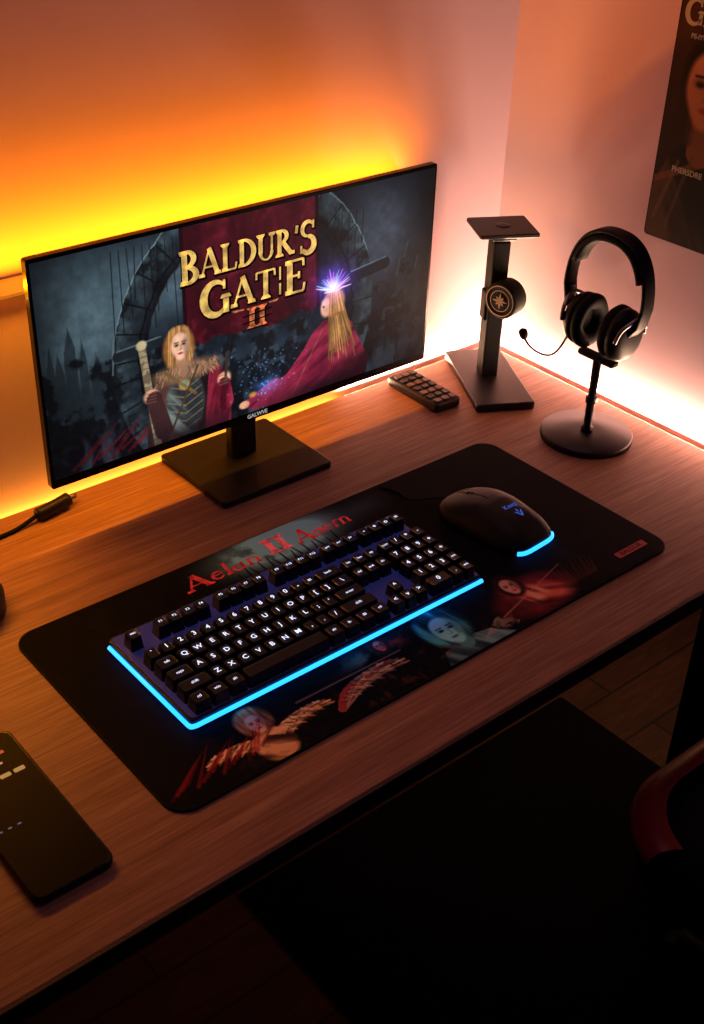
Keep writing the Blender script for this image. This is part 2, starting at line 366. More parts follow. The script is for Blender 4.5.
for k in range(34):
    h=random.random();xx=random.uniform(-.080,-.036);c.mix(hair*c.line(xx*.75-.0145,.264,xx+random.uniform(-.004,.004),.200+.012*h,.0012,.0007),(130+90*h,86+80*h,44+56*h),.85)
c.mix(c.line(-.056,.216,-.053,.198,.008),(182,128,102))
fur=c.ell(-.05,.197,.050,.014,.35);c.mix(fur*(.6+n3*.6),(138,104,78))
for k in range(110):
    a=random.uniform(-1,1);xx=-.05+.050*a;yy=.197+random.uniform(-.010,.010);h=random.random()
    c.mix(c.line(xx,yy,xx+.004*a+random.uniform(-.002,.002),yy-.006,.0008,.0004),(80+130*h,58+100*h,42+80*h),.75)
c.face(-.056,.235,.0195,(224,174,146))
c.mix(c.line(-.083,.205,-.035,.16,.0024),(110,84,48),.9);c.mix(c.line(-.03,.2,-.075,.115,.0018),(64,48,30),.9)
staff=c.line(-.114,.250,-.098,.1007,.0056);c.mix(staff,(160,144,114));c.mix(staff*sth(n3-.48,8),(84,70,54),.8);c.mix(staff*sth(np.sin(c.Y*700)-.6,3),(90,76,58),.6);c.mix(c.ell(-.114,.252,.008,.007,.2),(176,160,128))
c.mix(c.ell(-.104,.176,.012,.010,.2),(204,150,122));c.mix(c.line(-.1,.17,-.088,.12,.012,.014),(60,36,38))
for k in range(4): c.mix(c.line(-.113,.181-.0045*k,-.097,.180-.0045*k,.0007),(120,76,60),.8)
c.mix(c.ell(.012,.168,.011,.010,.2),(206,152,122));sv=c.line(.012,.160,.014,.132,.010,.013);c.mix(sv,(112,26,44));c.folds(sv,0,900,37,(60,12,26),(146,42,62));c.mix(c.line(.014,.16,.017,.205,.0022),(50,38,34))
for k in range(4): c.mix(c.line(.004,.173-.0045*k,.018,.174-.0045*k,.0007),(120,76,60),.8)
c.mix(body*c.gl(-.05,.100,.09,.022),(16,12,16),.75)
# cloaked figure with blond hair and glowing crown
ck=c.poly([(.045,.112),(.075,.132),(.12,.142),(.15,.172),(.165,.192),(.185,.207),(.225,.207),(.24,.192),(.25,.17),(.275,.125),(.27,.1007),(.10,.1007),(.06,.104)])
c.mix(ck,(88,18,40));c.folds(ck,120,560,33,(38,8,20),(146,38,66))
c.mix(c.line(.05,.118,.10,.133,.005,.009),(120,30,52));c.mix(c.ell(.045,.116,.009,.006,.2),(206,150,120))
c.mix(c.line(.13,.104,.185,.196,.0010),(150,110,80),.5);c.mix(ck*c.gl(.17,.100,.10,.02),(14,8,14),.75)
for k in range(80):
    h=random.random();a=random.uniform(-1,1);c.mix(c.line(.207+.012*a,.236,.222+.026*a,.135+random.uniform(0,.05),.0018,.0006),(80+130*h,54+98*h,28+62*h),.85)
c.mix(c.ell(.205,.232,.02,.022,.12),(150,102,56));c.mix(c.ell(.190,.227,.0095,.0145,.2),(212,158,128));c.mix(c.ell(.186,.229,.002,.0014,.3),(50,30,30))
for k in range(26):
    h=random.random();a=random.uniform(-1,1);c.mix(c.line(.204+.008*a,.252,.207+.017*a,.215,.0012,.0008),(120+110*h,82+86*h,42+60*h),.8)
c.addc(c.gl(.203,.262,.034,.026),(70,40,150))
for k in range(27):
    a=rad(6+k*6.5);l=.014+.018*random.random();c.mix(c.line(.203,.250,.203+l*math.cos(a)*1.1,.248+l*math.sin(a)*1.25,.0020,.0004),random.choice([(120,200,255),(210,120,255),(150,110,255),(246,214,255)]))
c.addc(c.gl(.203,.256,.012,.008),(120,100,90))
for k in range(90):
    sx,sy=random.gauss(.085,.03),random.gauss(.150,.02);h=random.random();c.mix(c.ell(sx,sy,.0013,.0010,.5),(70+50*h,110+70*h,170+60*h),.6)
c.addc(c.gl(.085,.135,.022,.012),(30,60,110));c.mix(c.ell(.06,.128,.006,.004,.4),(220,150,60),.8)
c.mix(c.gl(.33,.13,.07,.03)*sth(n2-.48,6),(60,24,34),.5)
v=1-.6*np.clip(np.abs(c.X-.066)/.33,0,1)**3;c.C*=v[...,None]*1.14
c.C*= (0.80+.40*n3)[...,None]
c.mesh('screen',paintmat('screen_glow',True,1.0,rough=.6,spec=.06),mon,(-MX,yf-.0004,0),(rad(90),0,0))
g=G()
for e,mi,z,o in((.05,1,.0004,.0015),(0,0,.0008,0)):
    lettering(g,"BALDUR'S",-.052+o,.322-o,.038,.222,e,mi,z,big=(0,7))
    lettering(g,"GAT|E",-.022+o,.268-o,.041,.175,e,mi,z,big=(0,4))
    lettering(g,"II",.052+o,.231-o,.030,.034,e*.6,1 if mi else 2,z)
for y_ in(.2385,.2485): g.add([(.044,y_,.0010),(.094,y_+.004,.0010),(.094,y_+.0062,.0010),(.044,y_+.0022,.0010)],[(0,1,2,3)],1)
g.add([(.026,.2635,.0008),(.048,.262,.0008),(.046,.260,.0008),(.030,.260,.0008)],[(0,1,2,3)],2);g.add([(.088,.262,.0008),(.106,.2635,.0008),(.102,.260,.0008),(.090,.260,.0008)],[(0,1,2,3)],2)
g.obj('title_lettering',['gold','goldshade','faded'],mon,(-MX,yf-.0004,0),(rad(90),0,0),label='gold serif title lettering')
g=G();v,f=textmesh('GALWVE',.0088,bold=.0002);g.add(v,f);g.obj('brand_mark','white',mon,(0,yf-.0005,.0943),(rad(90),0,0),label='small pale brand lettering')
# ================================================================ MOUSE PAD
pad=thing('desk_mat','large black desk mat printed with dark fantasy artwork','mouse pad',(0,0,0))
pd=.3623
g=G();g.slab(.80,pd,.003,.028,.001,n=10);g.obj('mat_base','matte',pad)
BASE=np.array((6,6,8.))
c=Cv(-.398,.398,-pd/2+.002,pd/2-.002,880,400,BASE)
n=c.noise(12,5);n2=c.noise(40,6);n3=c.noise(85,7)
c.mix(sth(n-.5,5),(12,12,15),.8);c.mix(sth(n2-.6,7),(18,18,23),.6)
c.mix(c.gl(-.025,.148,.078,.032)*(.8+n),(150,232,255),1.9);c.mix(c.gl(-.03,.15,.095,.05)*sth(n2-.58,6),(20,30,38),.65)
for k in range(14): c.mix(c.line(-.11+.012*k,.105,-.11+.012*k+.004*math.sin(k*2.1),.120+.012*abs(math.sin(k*1.3)),.002,.0008),(10,13,18),.8)
c.mix(c.gl(.12,.15,.05,.02)*(.3+n),(60,80,96),.9)
def wing(bx,by,dirx,L,cols,k=9,sp=72,a0=8,fl=.55):
    for i in range(k):
        a=rad(a0+i*sp/k);l=L*(.62+.38*math.cos(i*.28))
        px_,py_=bx,by
        for s_ in range(1,6):
            t=s_/5;ex=bx+dirx*l*t*math.cos(a*fl*(1.3-.3*t));ey=by+l*t*(.10+.50*math.sin(a))+.010*math.sin(t*3)
            c.mix(c.line(px_,py_,ex,ey,.0050*(1.1-t*.8)),cols[i%len(cols)],.95);px_,py_=ex,ey
        for s_ in range(10):
            t=.15+s_*.085;ex=bx+dirx*l*t*math.cos(a*fl);ey=by+l*t*(.10+.50*math.sin(a))+.006
            c.mix(c.line(ex,ey,ex+dirx*.006,ey-.004,.0011,.0005),[min(255,q*(1.35 if s_%2 else .45)) for q in cols[i%len(cols)]],.7)
br=[(150,108,76),(200,154,114),(104,72,56),(228,188,144)]
wing(-.262,-.158,-1,.075,br,10);wing(-.250,-.158,1,.085,br,10)
bd=c.ell(-.256,-.156,.024,.026,.12);c.mix(bd,(94,64,50));c.folds(bd,60,900,41,(40,26,22),(210,164,118))
c.mix(c.poly([(-.285,-.142),(-.256,-.128),(-.228,-.142),(-.240,-.150),(-.256,-.140),(-.272,-.150)])*(.5+n3),(220,178,130),.8)
hr=c.ell(-.256,-.113,.022,.024,.12);c.mix(hr,(104,68,44));c.folds(hr,5,1200,42,(60,36,24),(188,142,92))
c.face(-.256,-.118,.0150,(236,176,152))
for i in range(16): c.mix(c.line(-.390+i*.008,-.158+.003*(i%4),-.345+i*.007,-.128+.004*(i%5),.0024,.0004),(130,22,30) if i%3 else (80,16,22),.55)
wing(-.165,-.158,1,.115,[(110,98,92),(164,134,106),(78,78,80),(126,50,52),(190,160,128)],k=9,sp=60,a0=4,fl=.4)
c.mix(c.line(-.20,-.118,-.045,-.120,.0014,.0008),(180,160,134),.6)
c.mix(c.gl(-.085,-.105,.035,.013)*sth(n2-.40,4),(90,146,132),.85);c.mix(c.gl(-.045,-.104,.022,.012)*sth(n3-.47,5),(160,60,54),.7);c.face(-.060,-.100,.010,(176,104,90),hair=(60,22,24))
# teal figure
tl=c.poly([(-.018,-.181),(-.006,-.158),(.03,-.148),(.07,-.156),(.095,-.181)]);c.mix(tl,(40,68,74));c.folds(tl,30,600,43,(16,26,32),(110,146,148))
hr=c.ell(.026,-.120,.036,.038,.12);c.mix(hr,(20,60,66));c.folds(hr,10,900,44,(8,28,32),(70,168,172))
c.mix(c.line(.028,-.14,.030,-.158,.010),(70,126,124));c.face(.026,-.128,.0270,(120,224,216),dark=(10,32,36),lips=(70,90,96))
ln=c.poly([(.05,-.168),(.09,-.146),(.14,-.150),(.105,-.172)]);c.mix(ln*sth(n3-.40,5),(150,136,116),.75)
# crimson armoured figure
cr=c.ell(.165,-.142,.060,.036,.25);c.mix(cr*(.5+n2),(128,46,44));c.folds(cr*.8,60,520,45,(46,16,20),(206,110,84))
c.folds(c.ell(.158,-.140,.028,.018,.3),20,900,46,(84,46,36),(216,152,120))
c.face(.152,-.112,.0165,(220,146,114),hair=(50,24,22));c.mix(c.line(.10,-.152,.24,-.115,.0014,.0008),(180,112,92),.6)
for k in range(12): c.mix(c.line(.215+.005*k,-.155,.222+.006*k,-.118-.004*(k%3),.0028,.0006),(110,40+6*(k%4),32),.35)
c.mix(c.gl(-.1,-.16,.2,.03)*sth(n3-.58,7),(96,60,54),.5)
for k in range(10): c.mix(c.line(-.33+.004*k,.02+.01*k,-.30+.004*k,.03+.01*k,.0005),(34,34,38),.7)
c.C=BASE+(c.C-BASE)*(1.0+.35*sth(-c.Y-.06,20))[...,None]
X,Y=np.abs(c.X),np.abs(c.Y);r=.028;mx=((X<.398-r)|(Y<pd/2-r)|(np.hypot(X-(.4-r),Y-(pd/2-r))<r-.0015)).astype(float)
c.mesh('printed_surface',paintmat('mat_print',False,rough=.8,spec=.08),pad,(0,0,.0032),(0,0,0),mask=mx)
for wd,x_,y_,wid in(("Aelan",-.182,.128,.118),("Aaern",-.004,.130,.094)):
    g=G();lettering(g,wd,x_,y_,.0255,wid,0,0,0,big=(0,),slant=.12);g.obj('red_lettering','redprint',pad,(0,0,.0036))
g=G();lettering(g,"II",-.050,.130,.034,.038,0,slant=.1);g.obj('numeral_print','palered',pad,(0,0,.0037))
g=G();g.slab(.058,.012,.0004,.002,.0001);g.obj('corner_label','redlabel',pad,(.345,-.152,.0033))
g=G();v,f=textmesh('BALDUR',.011,bold=.0002);g.add(v,f);g.obj('label_lettering','matte',pad,(.345,-.152,.0039))
PZ=.0034
# ================================================================ KEYBOARD
KX,KY=-.0962,.004
kb=thing('keyboard','black mechanical keyboard with white-lit legends and blue edge glow','keyboard',(KX,KY,PZ))
KW,KD=.4443,.178
g=G();g.slab(KW,KD,.014,.006,.0015);g.obj('case','black',kb)
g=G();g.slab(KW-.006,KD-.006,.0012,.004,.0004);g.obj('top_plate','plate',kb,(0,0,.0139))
g=G();yF=-KD/2-.001;g.tube([(KW/2,yF,0),(-KW/2+.006,yF,0)],.0028,sub=1);g.tube([(-KW/2+.006,yF,0),(-KW/2,yF+.002,0),(-KW/2-.001,yF+.007,0)],.0028,sub=5);g.tube([(-KW/2-.001,yF+.006,0),(-KW/2-.001,KD/2-.006,0)],.0028,sub=1)
g.obj('led_edge_strip','blue',kb,(0,0,.0062),label='glowing cyan-blue edge strip')
u=.0190
def keycap(w,d,leg,x,y,h=.009):
    g=G();W_,D_=w-.0018,d-.0022
    g.rings([[(a,b+(.0006 if i>.002 else 0),z) for a,b in rr(W_-2*i,D_-2*i*1.0,.0022,3)] for i,z in((0,0),(.0004,.002),(.0018,h-.0008),(.0025,h),(.0036,h-.0004))],0,False)
    if leg:
        s=.0100 if len(leg)==1 else .0056
        v,f=textmesh(leg,s,bold=.00016 if len(leg)==1 else .00006);g.add([(a,b+.0006,h+.0002) for a,b,_ in v],f,1)
    g.obj('keycap',['key','legend'],kb,(x-KX,y-KY,.0152))
KL=-.318+.0085
dh=.0072
def row(y,keys,x=KL,d=.0230,h=.009):
    for w,l in keys:
        if l is not None: keycap(w*u,d,l,x+w*u/2,y,h+dh)
        x+=w*u
yr=[-.0715,-.0485,-.0255,-.0025,.0205,.063]
row(yr[0],[(1.25,'ctl'),(1.25,'win'),(1.25,'alt'),(6.25,''),(1.25,'alt'),(1.25,'fn'),(1.25,'='),(1.25,'ctl')],h=.008)
row(yr[1],[(2.25,'shift')]+[(1,k) for k in 'ZXCVBNM,./']+[(2.75,'shift')],h=.0082)
row(yr[2],[(1.75,'caps')]+[(1,k) for k in "ASDFGHJKL;'"]+[(2.25,'enter')],h=.009)
row(yr[3],[(1.5,'tab')]+[(1,k) for k in 'QWERTYUIOP[]']+[(1.5,'\\')],h=.0098)
row(yr[4],[(1,k) for k in '`1234567890-=']+[(2,'back')],h=.0106)
row(yr[5],[(1,'esc'),(1,None)]+[(1,'F%d'%k) for k in(1,2,3,4)]+[(.5,None)]+[(1,'F%d'%k) for k in(5,6,7,8)]+[(.5,None)]+[(1,'F%d'%k) for k in(9,10,11,12)],d=.0225,h=.0108)
nx=KL+15.25*u
row(yr[5],[(1,'prt'),(1,'scr'),(1,'ps')],x=nx,d=.0225,h=.0108)
row(yr[4],[(1,'ins'),(1,'hm'),(1,'up')],x=nx,h=.0106);row(yr[3],[(1,'del'),(1,'end'),(1,'dn')],x=nx,h=.0098)
row(yr[1],[(1,None),(1,'^'),(1,None)],x=nx,h=.0082);row(yr[0],[(1,'<'),(1,'v'),(1,'>')],x=nx,h=.008)
px_=KL+18.5*u
row(yr[4],[(1,'num'),(1,'/'),(1,'*'),(1,'-')],x=px_,h=.0120);row(yr[3],[(1,'7'),(1,'8'),(1,'9'),(1,'+')],x=px_,h=.0112)
row(yr[2],[(1,'4'),(1,'5'),(1,'6'),(1,'+')],x=px_,h=.0104);row(yr[1],[(1,'1'),(1,'2'),(1,'3'),(1,'ent')],x=px_,h=.0096)
row(yr[0],[(2,'0'),(1,'.'),(1,'ent')],x=px_,h=.0090)
row(yr[5],[(1,'-'),(1,'+'),(1,'o'),(1,'=')],x=px_,d=.0225,h=.0108)
# ================================================================ MOUSE
ms=thing('computer_mouse','black gaming mouse with blue logo and blue rear light','mouse',(.238,.005,PZ),rad(4))
AX,AY=.056,.081
def pw(sy): return .78 if sy>=0 else .78-.40*min(1,-sy*2.5)
def outline(th):
    cx,sy=math.cos(th),math.sin(th);p=pw(sy)
    x=math.copysign(abs(cx)**p,cx)*AX;y=math.copysign(abs(sy)**p,sy)*AY
    x*=1-.09*math.exp(-((y-.005)/.025)**2)*(1 if x<0 else .6)
    x*=1-.24*max(0,-y/AY)
    return x,y
TAB=[]
for i in range(360):
    x,y=outline(2*math.pi*i/360);TAB.append((math.atan2(y,x),math.hypot(x,y)))
def inrad(x,y):
    th=math.atan2(y,x)
    k=min(TAB,key=lambda q:abs((q[0]-th+math.pi)%(2*math.pi)-math.pi));return min(1,math.hypot(x,y)/k[1])
def topz(r,y):
    Hh=.031-.012*max(0,y/AY)**1.3-.005*max(0,-y/AY)
    return .007+Hh*(1-r**3.4)**.66
def dome(x,y): return topz(inrad(x,y),y)
g=G();NR=18;NT=90
rings=[[(outline(2*math.pi*k/NT)[0]*.93,outline(2*math.pi*k/NT)[1]*.96,.001) for k in range(NT)],[(outline(2*math.pi*k/NT)[0],outline(2*math.pi*k/NT)[1],.006) for k in range(NT)]]
for i in range(NR,0,-1):
    q=((i-.5)/NR)**.8;ring=[]
    for k in range(NT):
        x,y=outline(2*math.pi*k/NT);x*=q;y*=q
        ring.append((x,y,topz(q,y)))
    rings.append(ring)
g.rings(rings,0,True);g.obj('mouse_shell','shell',ms)
g=G()
g.rings([[(a,b,dome(a,b)+dz) for a,b in[(x,y) for y in np.linspace(.012,.068,9) for x in(-.0008,)]+[(x,y) for y in np.linspace(.068,.012,9) for x in(.0008,)]] for dz in(.0001,.0004)],0)
g.rings([[(x,.010+.004*math.cos(x*60)+s_,dome(x,.010+.004*math.cos(x*60)+s_)+.0003) for x in np.linspace(-.040,.040,15)] for s_ in(0,.001)],0,False,cap=False,closed=False)
g.obj('button_seam','matte',ms)
g=G();g.lathe([(.005,-.0035),(.0095,-.0035),(.0102,-.002),(.0102,.002),(.0095,.0035),(.005,.0035)],T=Tm((0,.044,.0225),(0,rad(90),0)));g.obj('scroll_wheel','gloss',ms)
g=G();pts=[]
for a in np.linspace(232,312,22): x,y=outline(rad(a));pts.append((x*1.005,y*1.005,.0055))
g.tube(pts,.0030,sub=1);g.obj('rear_light_strip','blue',ms,label='glowing blue rear strip')
g=G();v,f=textmesh('Keep',.012);g.add([(a+.008,b-.020,dome(a+.008,b-.020)+.0006) for a,b,_ in v],f)
g.obj('lettering','bluelogo',ms)
g=G()
for P in([(-.007,.005),(-.001,-.006),(.001,-.006),(-.003,.003)],[(.007,.005),(.001,-.006),(-.001,-.006),(.003,.003)],[(-.0015,.006),(0,.001),(.0015,.006),(0,.009)]):
    g.add([(a+.008,b-.038,dome(a+.008,b-.038)+.0008) for a,b in P],[(0,1,2,3)])
g.obj('logo_emblem','bluelogo',ms)
g=G();g.tube([(0,.074,.008),(-.004,.087,.004),(-.02,.100,.003),(-.038,.110,.003),(-.045,.125,.0025),(-.040,.145,.001),(-.05,.17,.001)],.0016,n=8);g.obj('cable','matte',ms)
# ================================================================ PHONE
ph=thing('smartphone','black smartphone lying face up on the desk with dim screen','phone',(-.5175,-.077,0),rad(0))
g=G();g.slab(.086,.230,.009,.012,.0022,n=8);g.obj('phone_body','gloss',ph)
g=G();g.slab(.080,.223,.0003,.010,.0001,n=8);M['pscreen']=mat('phone_glass',(5,5,7),.45,spec=.06);g.obj('phone_screen','pscreen',ph,(0,0,.0089))
M['ui_y']=mat('ui_pale_yellow',(150,140,90),.4,emit=(160,146,96),es=.45);M['ui_r']=mat('ui_dull_red',(150,60,50),.4,emit=(150,60,50),es=.45);M['ui_w']=mat('ui_white',(170,165,160),.4,emit=(170,165,160),es=.4);M['ui_b']=mat('ui_blue',(50,90,140),.4,emit=(60,110,170),es=.35)
def icon(x,y,w,h,m):
    q=G();q.slab(w,h,.0002,min(w,h)*.2,.00005,n=2);q.obj('screen_icon',m,ph,(x,y,.0092))
for i in range(4): icon(-.022+.0155*i,.050,.012,.006,'ui_y')
for i in range(4): icon(-.020+.013*i,.084,.009,.005,'ui_r')
for i in range(3): icon(-.02+.015*i,.069,.010,.003,'ui_w')
for i in range(3): icon(-.030+.010*i,-.018,.004,.002,'ui_b')
# ================================================================ REMOTE
rm=thing('remote_control','small dark remote control with rows of buttons on the desk','remote',(.4270,.352,0),rad(-2))
g=G();g.slab(.054,.126,.016,.007,.003);g.obj('remote_body','remote',rm)
for r_ in range(7):
    for cc in range(3):
        q=G();q.slab(.0125,.0115,.0035,.003,.001);q.obj('button','amber' if r_%2==0 else 'black',rm,((cc-1)*.0158,-.052+r_*.0165,.0155))
# ================================================================ DEVICE STAND
st=thing('device_stand','black metal post stand with square top plate and round dial','stand',(.546,.320,0),rad(-28.8))
g=G();g.slab(.098,.205,.014,.004,.002);g.obj('base','metal',st)
g=G();g.slab(.028,.034,.235,.003,.0015);g.slab(.038,.024,.05,.003,.002,T=Tm((0,0,.10)));g.obj('post','matte',st,(0,.012,.0135))
g=G();g.slab(.096,.084,.007,.003,.0015,T=Tm((0,0,.014)));g.slab(.040,.038,.014,.004,.002,T=Tm((0,0,.001)));g.lathe([(.012,.0205),(.012,.0215),(.006,.0217)]);g.obj('top_plate','metal',st,(0,.004,.2530))
dr=Matrix.Rotation(rad(28.8-78),4,'Z')@Matrix.Rotation(rad(90),4,'X')
g=G();g.lathe([(.010,-.022),(.027,-.022),(.030,-.019),(.030,.010),(.0275,.013),(.024,.013),(.022,.011),(.012,.011),(.010,.0125),(.004,.0130)],T=dr)
g.obj('dial','matte',st,(.006,-.020,.160))
g=G()
def annulus(r0,r1,z):
    N_=48;g.rings([[(r*math.cos(2*math.pi*i/N_),r*math.sin(2*math.pi*i/N_),z) for i in range(N_)] for r in(r0,r1)],0,False,T=dr,cap=False)
annulus(.0240,.0258,.0134);annulus(.0165,.0178,.0134)
for i in range(8):
    a=math.pi*i/4;L_=.0145 if i%2==0 else .010;w_=.32
    g.add([(0,0,.0134),(.006*math.cos(a-w_),.006*math.sin(a-w_),.0134),(L_*math.cos(a),L_*math.sin(a),.0134),(.006*math.cos(a+w_),.006*math.sin(a+w_),.0134)],[(0,1,2,3)],T=dr)
g.obj('dial_ring','bronze',st,(.006,-.020,.160),label='dull bronze ring and star emblem on dial')
# ================================================================ HEADPHONE STAND + HEADSET
hx,hy=.5375,.0955
hs=thing('headphone_stand','black round-base headphone stand on the desk','stand',(hx,hy,0),rad(-90))
g=G();g.lathe([(.069,0),(.0715,.0015),(.0715,.009),(.070,.0115),(.02,.012)],n=64);g.obj('base','metal',hs)
g=G();g.lathe([(.0095,.011),(.0095,.018),(.0065,.022),(.0065,.06),(.009,.062),(.009,.072),(.0065,.074),(.0065,.134)],n=24);g.obj('pole','black',hs)
g=G();g.slab(.070,.018,.008,.006,.002);g.obj('cradle','matte',hs,(0,0,.1335))
hd=thing('gaming_headset','black over-ear headset with boom microphone resting on stand','headset',(hx,hy,.1416),rad(-90))
def bandpts(r_,n=30):
    P=[(-r_*.70,0,.048),(-r_*.93,0,.070)]
    for i in range(n+1):
        a=math.pi-math.pi*i/n;cs,sn=math.cos(a),math.sin(a)
        P.append((r_*math.copysign(abs(cs)**.85,cs),0,.096+.096*max(sn,0)**.9*r_/.072))
    P+=[(r_*.93,0,.070),(r_*.70,0,.048)]
    return P
def strip(P,wy,th,mi,g):
    R=[]
    for i,p in enumerate(P):
        a=Vector(P[max(i-1,0)]);b=Vector(P[min(i+1,len(P)-1)]);t=(b-a).normalized();nn=Vector((-t.z,0,t.x))
        p=Vector(p);R.append([tuple(p+nn*sx*th/2+Vector((0,sy*wy/2,0))) for sx,sy in((1,-.8),(1,.8),(.6,1),(-.6,1),(-1,.8),(-1,-.8),(-.6,-1),(.6,-1))])
    g.rings(R,mi,True)
g=G();strip(bandpts(.072),.026,.006,0,g);g.obj('headband','shell',hd)
g=G();strip(bandpts(.065)[6:-6],.030,.010,0,g);g.obj('headband_cushion','rubber',hd)
for sx in(-1,1):
    R=Tm((sx*.034,0,.047),(0,sx*rad(90),0))
    g=G();prof=[(.006,.023),(.022,.0215),(.031,.017),(.036,.008),(.0365,0)]
    g.lathe(list(reversed(prof)),T=R@Matrix.Diagonal((1.12,1,1,1)),n=36);g.obj('ear_cup','shell',hd)
    g=G();g.lathe([(.033,.001),(.0375,-.004),(.038,-.011),(.033,-.017),(.024,-.0165),(.017,-.010),(.016,-.003)],T=R@Matrix.Diagonal((1.12,1,1,1)),n=36);g.obj('ear_pad','rubber',hd)
    g=G();g.tube([(sx*.051,-.034,.047),(sx*.055,-.028,.066),(sx*.061,-.012,.078),(sx*.063,0,.081),(sx*.061,.012,.078),(sx*.055,.028,.066),(sx*.051,.034,.047)],.0032,n=8)
    g.slab(.005,.012,.026,.002,.001,T=Tm((sx*.0645,0,.066)));g.obj('yoke','silver',hd,label='silver ear cup bracket')
g=G();g.tube([(-.046,-.020,.022),(-.046,-.036,.004),(-.047,-.052,-.003),(-.054,-.068,.0),(-.066,-.082,.012),(-.074,-.088,.026)],.0018,n=8);g.obj('microphone_boom','shell',hd)
g=G();g.lathe([(.001,-.010),(.0048,-.008),(.0068,-.002),(.0066,.005),(.003,.009),(.001,.0095)],n=18,T=Tm((-.075,-.089,.031),(rad(25),0,0)));g.obj('microphone_foam','rubber',hd)
# ================================================================ POSTER
po=thing('poster','dark fantasy portrait poster hanging on the wall','poster',(.6749,.149,.288))
g=G();g.slab(.32,.46,.0012,.006,.0003);g.obj('poster_sheet','matte',po,(0,-.16,.23),(rad(90),0,rad(-90)))
c=Cv(0.002,.318,.002,.458,300,430,(22,12,11))
n=c.noise(14,11);n2=c.noise(40,12);n3=c.noise(80,13)
c.mix(n,(38,21,16),.7);c.mix(c.gl(.03,.30,.05,.09),(64,32,22),.7)
sh=c.poly([(0,0),(0,.07),(.02,.12),(.05,.155),(.12,.155),(.17,.12),(.25,.06),(.25,0)]);c.mix(sh,(18,13,14));c.folds(sh*.9,30,240,51,(7,6,7),(70,46,36))
c.mix(c.ell(.072,.228,.050,.072,.10),(22,11,9));c.folds(c.ell(.072,.228,.050,.072,.10)*.8,5,400,52,(12,6,5),(74,38,24))
c.mix(c.line(.072,.14,.074,.195,.022),(106,62,42));c.mix(c.line(.05,.15,.05,.19,.006),(60,34,26),.6)
c.face(.070,.224,.054,(176,108,72),dark=(26,13,10))
c.mix(c.ell(.060,.20,.05,.06,.6),(30,14,10),.25)
c.mix(c.line(.0,.085,.10,.135,.005),(100,56,40),.7);c.mix(c.line(.012,.03,.04,.12,.003),(90,66,50),.6);c.mix(c.line(.035,.02,.062,.13,.003),(74,54,42),.6)
c.mesh('poster_artwork',paintmat('poster_print',False,rough=.65,spec=.1),po,(-.0016,0,0),(rad(90),0,rad(-90)))
M['postertext']=mat('poster_ink',(130,114,90),.6,emit=(130,114,90),es=.06)  # plain ink with a trace of added emission
PR=(rad(90),0,rad(-90))
g=G();lettering(g,"GI",.010,.306,.034,.045,0);g.obj('poster_heading','postertext',po,(-.0020,0,0),PR)
for b_,sz,x_,y_,nm in(('PHERSDRE',.0115,.058,.108,'poster_lettering'),('PE-IYWER',.009,.045,.292,'poster_tagline')):
    g=G();v,f=textmesh(b_,sz,bold=.0003);g.add([(a+x_,b+y_,0) for a,b,_ in v],f);g.obj(nm,'postertext',po,(-.0020,0,0),PR)
# ================================================================ CABLE PLUG, ROUND SPEAKER
pl=thing('power_cable','black cable with barrel plug lying on the desk by the monitor','cable',(-.244,.392,0))
g=G()
g.tube([(.044,.010,.012),(.03,.007,.011),(.0,.002,.010),(-.008,.001,.010)],.0095,n=16,sub=2);g.obj('plug','black',pl)
g=G();g.tube([(-.008,.001,.010),(-.025,-.002,.006),(-.05,-.006,.003),(-.10,-.01,.003),(-.2,-.02,.003)],.003,n=8);g.obj('cord','matte',pl)
g=G();g.tube([(.044,.010,.012),(.056,.012,.012)],.004,n=10,sub=1,mi=0);g.obj('plug_tip','silver',pl)
sp=thing('round_speaker','small round black puck-shaped device standing on the desk','speaker',(-.422,.262,0))
g=G();g.lathe([(.048,0),(.052,.004),(.052,.026),(.048,.032),(.03,.033)],n=48);g.obj('speaker_body','black',sp)
g=G();g.lathe([(.044,.0325),(.044,.034),(.02,.0355),(.004,.036)],n=48);g.obj('speaker_grille','rubber',sp)
# ================================================================ CHAIR
ch=thing('gaming_chair','black gaming chair with red trim pulled up to desk','chair',(.412,-.562,FZ+.006),0)
g=G()
R=[]
for i,z in((.03,.36),(.0,.385),(-.004,.43),(.012,.462),(.05,.468),(.1,.462)): R.append([(a,b,z) for a,b in rr(.46-2*i,.52-2*i,.12-i*.5,10)])
g.rings(R,0,True);g.obj('seat','matte',ch)
def trimring(i,z): return [(a,b,z) for a,b in rr(.46-2*i,.52-2*i,.12-i*.5,18)]
prof=[(-.012,.440),(-.016,.452),(-.014,.464),(-.004,.474),(.012,.478),(.022,.476)]
full=[trimring(i,z) for i,z in prof]
keep=[j for j in range(len(full[0])) if full[0][j][1]>.172]
g=G();g.rings([[r_[j] for j in keep] for r_ in full],0,True,cap=False,closed=False);g.obj('seat_trim','red',ch,label='red leather lip along seat front')
g=G();g.rings([[(a,-.27+dd,.47+b+.33) for a,b in rr(.42-2*i,.66-2*i,.12,8)] for i,dd in((.03,-.05),(0,-.03),(0,.02),(.03,.045))],0,True);g.obj('backrest','matte',ch)
g=G();P=[(a,-.245,.80+b) for a,b in rr(.425,.665,.12,8)];P+=P[:2];g.tube(P,.012,sub=1);g.obj('backrest_trim','red',ch,label='red backrest piping')
for sx in(-1,1):
    g=G();g.slab(.04,.20,.025,.018,.006,T=Tm((sx*.232,-.14,.62)));g.slab(.02,.05,.26,.006,.003,T=Tm((sx*.238,-.14,.365)));g.slab(.08,.05,.02,.006,.003,T=Tm((sx*.205,-.14,.35)));g.obj('armrest','black',ch)
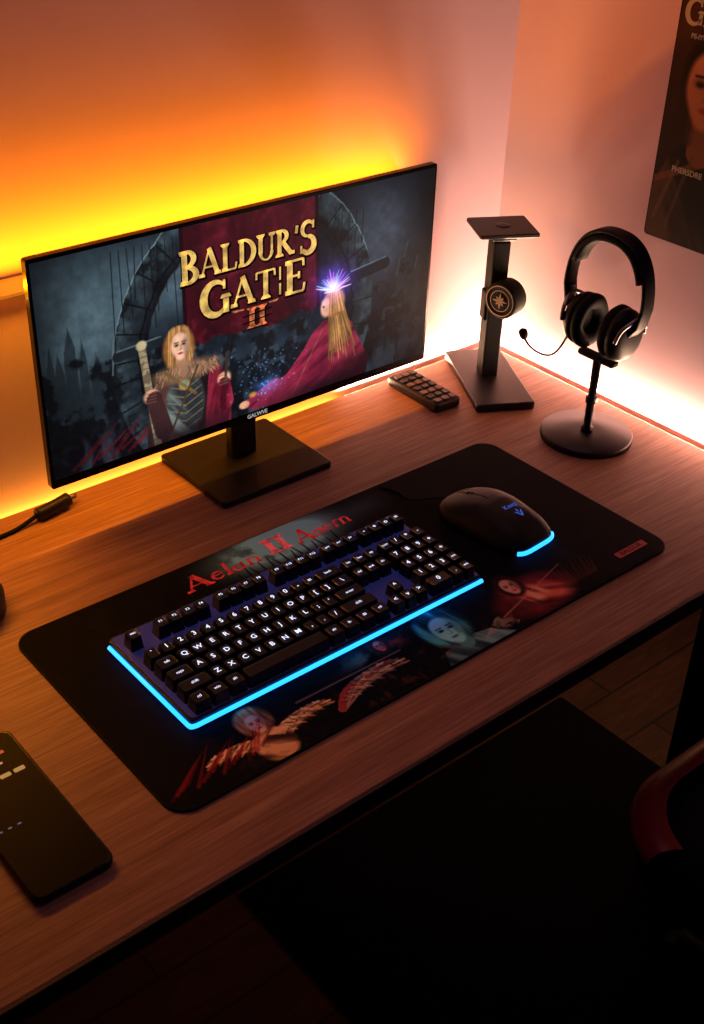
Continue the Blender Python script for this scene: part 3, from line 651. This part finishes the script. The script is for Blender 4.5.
g=G();g.lathe([(.03,.08),(.03,.22),(.018,.22),(.018,.36)],n=20);g.obj('gas_lift','metal',ch)
g=G()
for k in range(5):
    a=2*math.pi*k/5+.3;g.tube([(0,0,.09),(.23*math.cos(a),.23*math.sin(a),.065)],(.025,.014),sub=1)
g.obj('star_base','black',ch)
for k in range(5):
    a=2*math.pi*k/5+.3;q=G();q.lathe([(.006,-.02),(.026,-.02),(.028,-.015),(.028,.015),(.026,.02),(.006,.02)],n=20,T=Tm((0,0,0),(rad(90),0,a)));q.obj('caster','matte',ch,(.23*math.cos(a),.23*math.sin(a),.028))
# ================================================================ LED CHANNELS + LIGHTS
def strip_thing(name,label,lo,hi,m='matte'):
    g=G();w,d,h=[hi[i]-lo[i] for i in range(3)];g.slab(w,d,h,.001,.0005);o=g.obj(name,m,loc=((lo[0]+hi[0])/2,(lo[1]+hi[1])/2,lo[2]));o['label']=label;o['category']='light strip';return o
M['ledcase']=mat('led_channel',(200,150,100),.6,emit=(255,150,20),es=.45)
strip_thing('led_light_bar','slim wall-mounted light bar glowing yellow-orange behind monitor',(-.60,.400,.324),(.45,.4495,.328),'ledcase')
def area(name,loc,sx,sy,power,color,rot=(rad(180),0,0)):
    l=bpy.data.lights.new(name,'AREA');l.shape='RECTANGLE';l.size=sx;l.size_y=sy;l.energy=power;l.color=color
    o=bpy.data.objects.new(name,l);COL.objects.link(o);o.location=loc;o.rotation_euler=rot;return o
area('amber_bar_light',(-.075,.412,.330),1.03,.012,8.0,(1,.27,.003))
area('amber_down_fill',(-.11,.412,.3215),.96,.012,5.5,(1,.34,.015),(rad(-48),0,0))  # extra amber lamp below the bar, added to warm the desk
area('desk_back_light',(-.14,.440,-.030),.92,.012,2.4,(1,.38,.03))
area('desk_back_light_warm',(.49,.440,-.004),.32,.012,3.0,(1,.62,.34))
area('desk_side_light',(.665,.135,-.004),.60,.012,7.6,(1,.61,.38),(rad(180),0,rad(90)))
area('floor_fill_light',(.95,.1,-.12),.4,.3,1.5,(1,.48,.2),(0,0,rad(90)))  # unseen warm fill added to brighten the floor beyond the desk
area('overhead_fill',(.25,.1,1.4),.5,.5,1.3,(1,.56,.68),(0,0,0))  # soft pinkish fill from above, added without a visible source
w=bpy.data.worlds.new('w');scn.world=w;w.use_nodes=True
w.node_tree.nodes['Background'].inputs[0].default_value=(.28,.12,.42,1);w.node_tree.nodes['Background'].inputs[1].default_value=.06
# ================================================================ CAMERA
cd=bpy.data.cameras.new('camera');cd.lens=1222.3*36/1024;cd.sensor_width=36;cd.clip_start=.01
co=bpy.data.objects.new('camera',cd);COL.objects.link(co);co.location=(-.8378,-.9366,.9358);co.rotation_euler=(.9941,-.0307,-.6948)
scn.camera=co
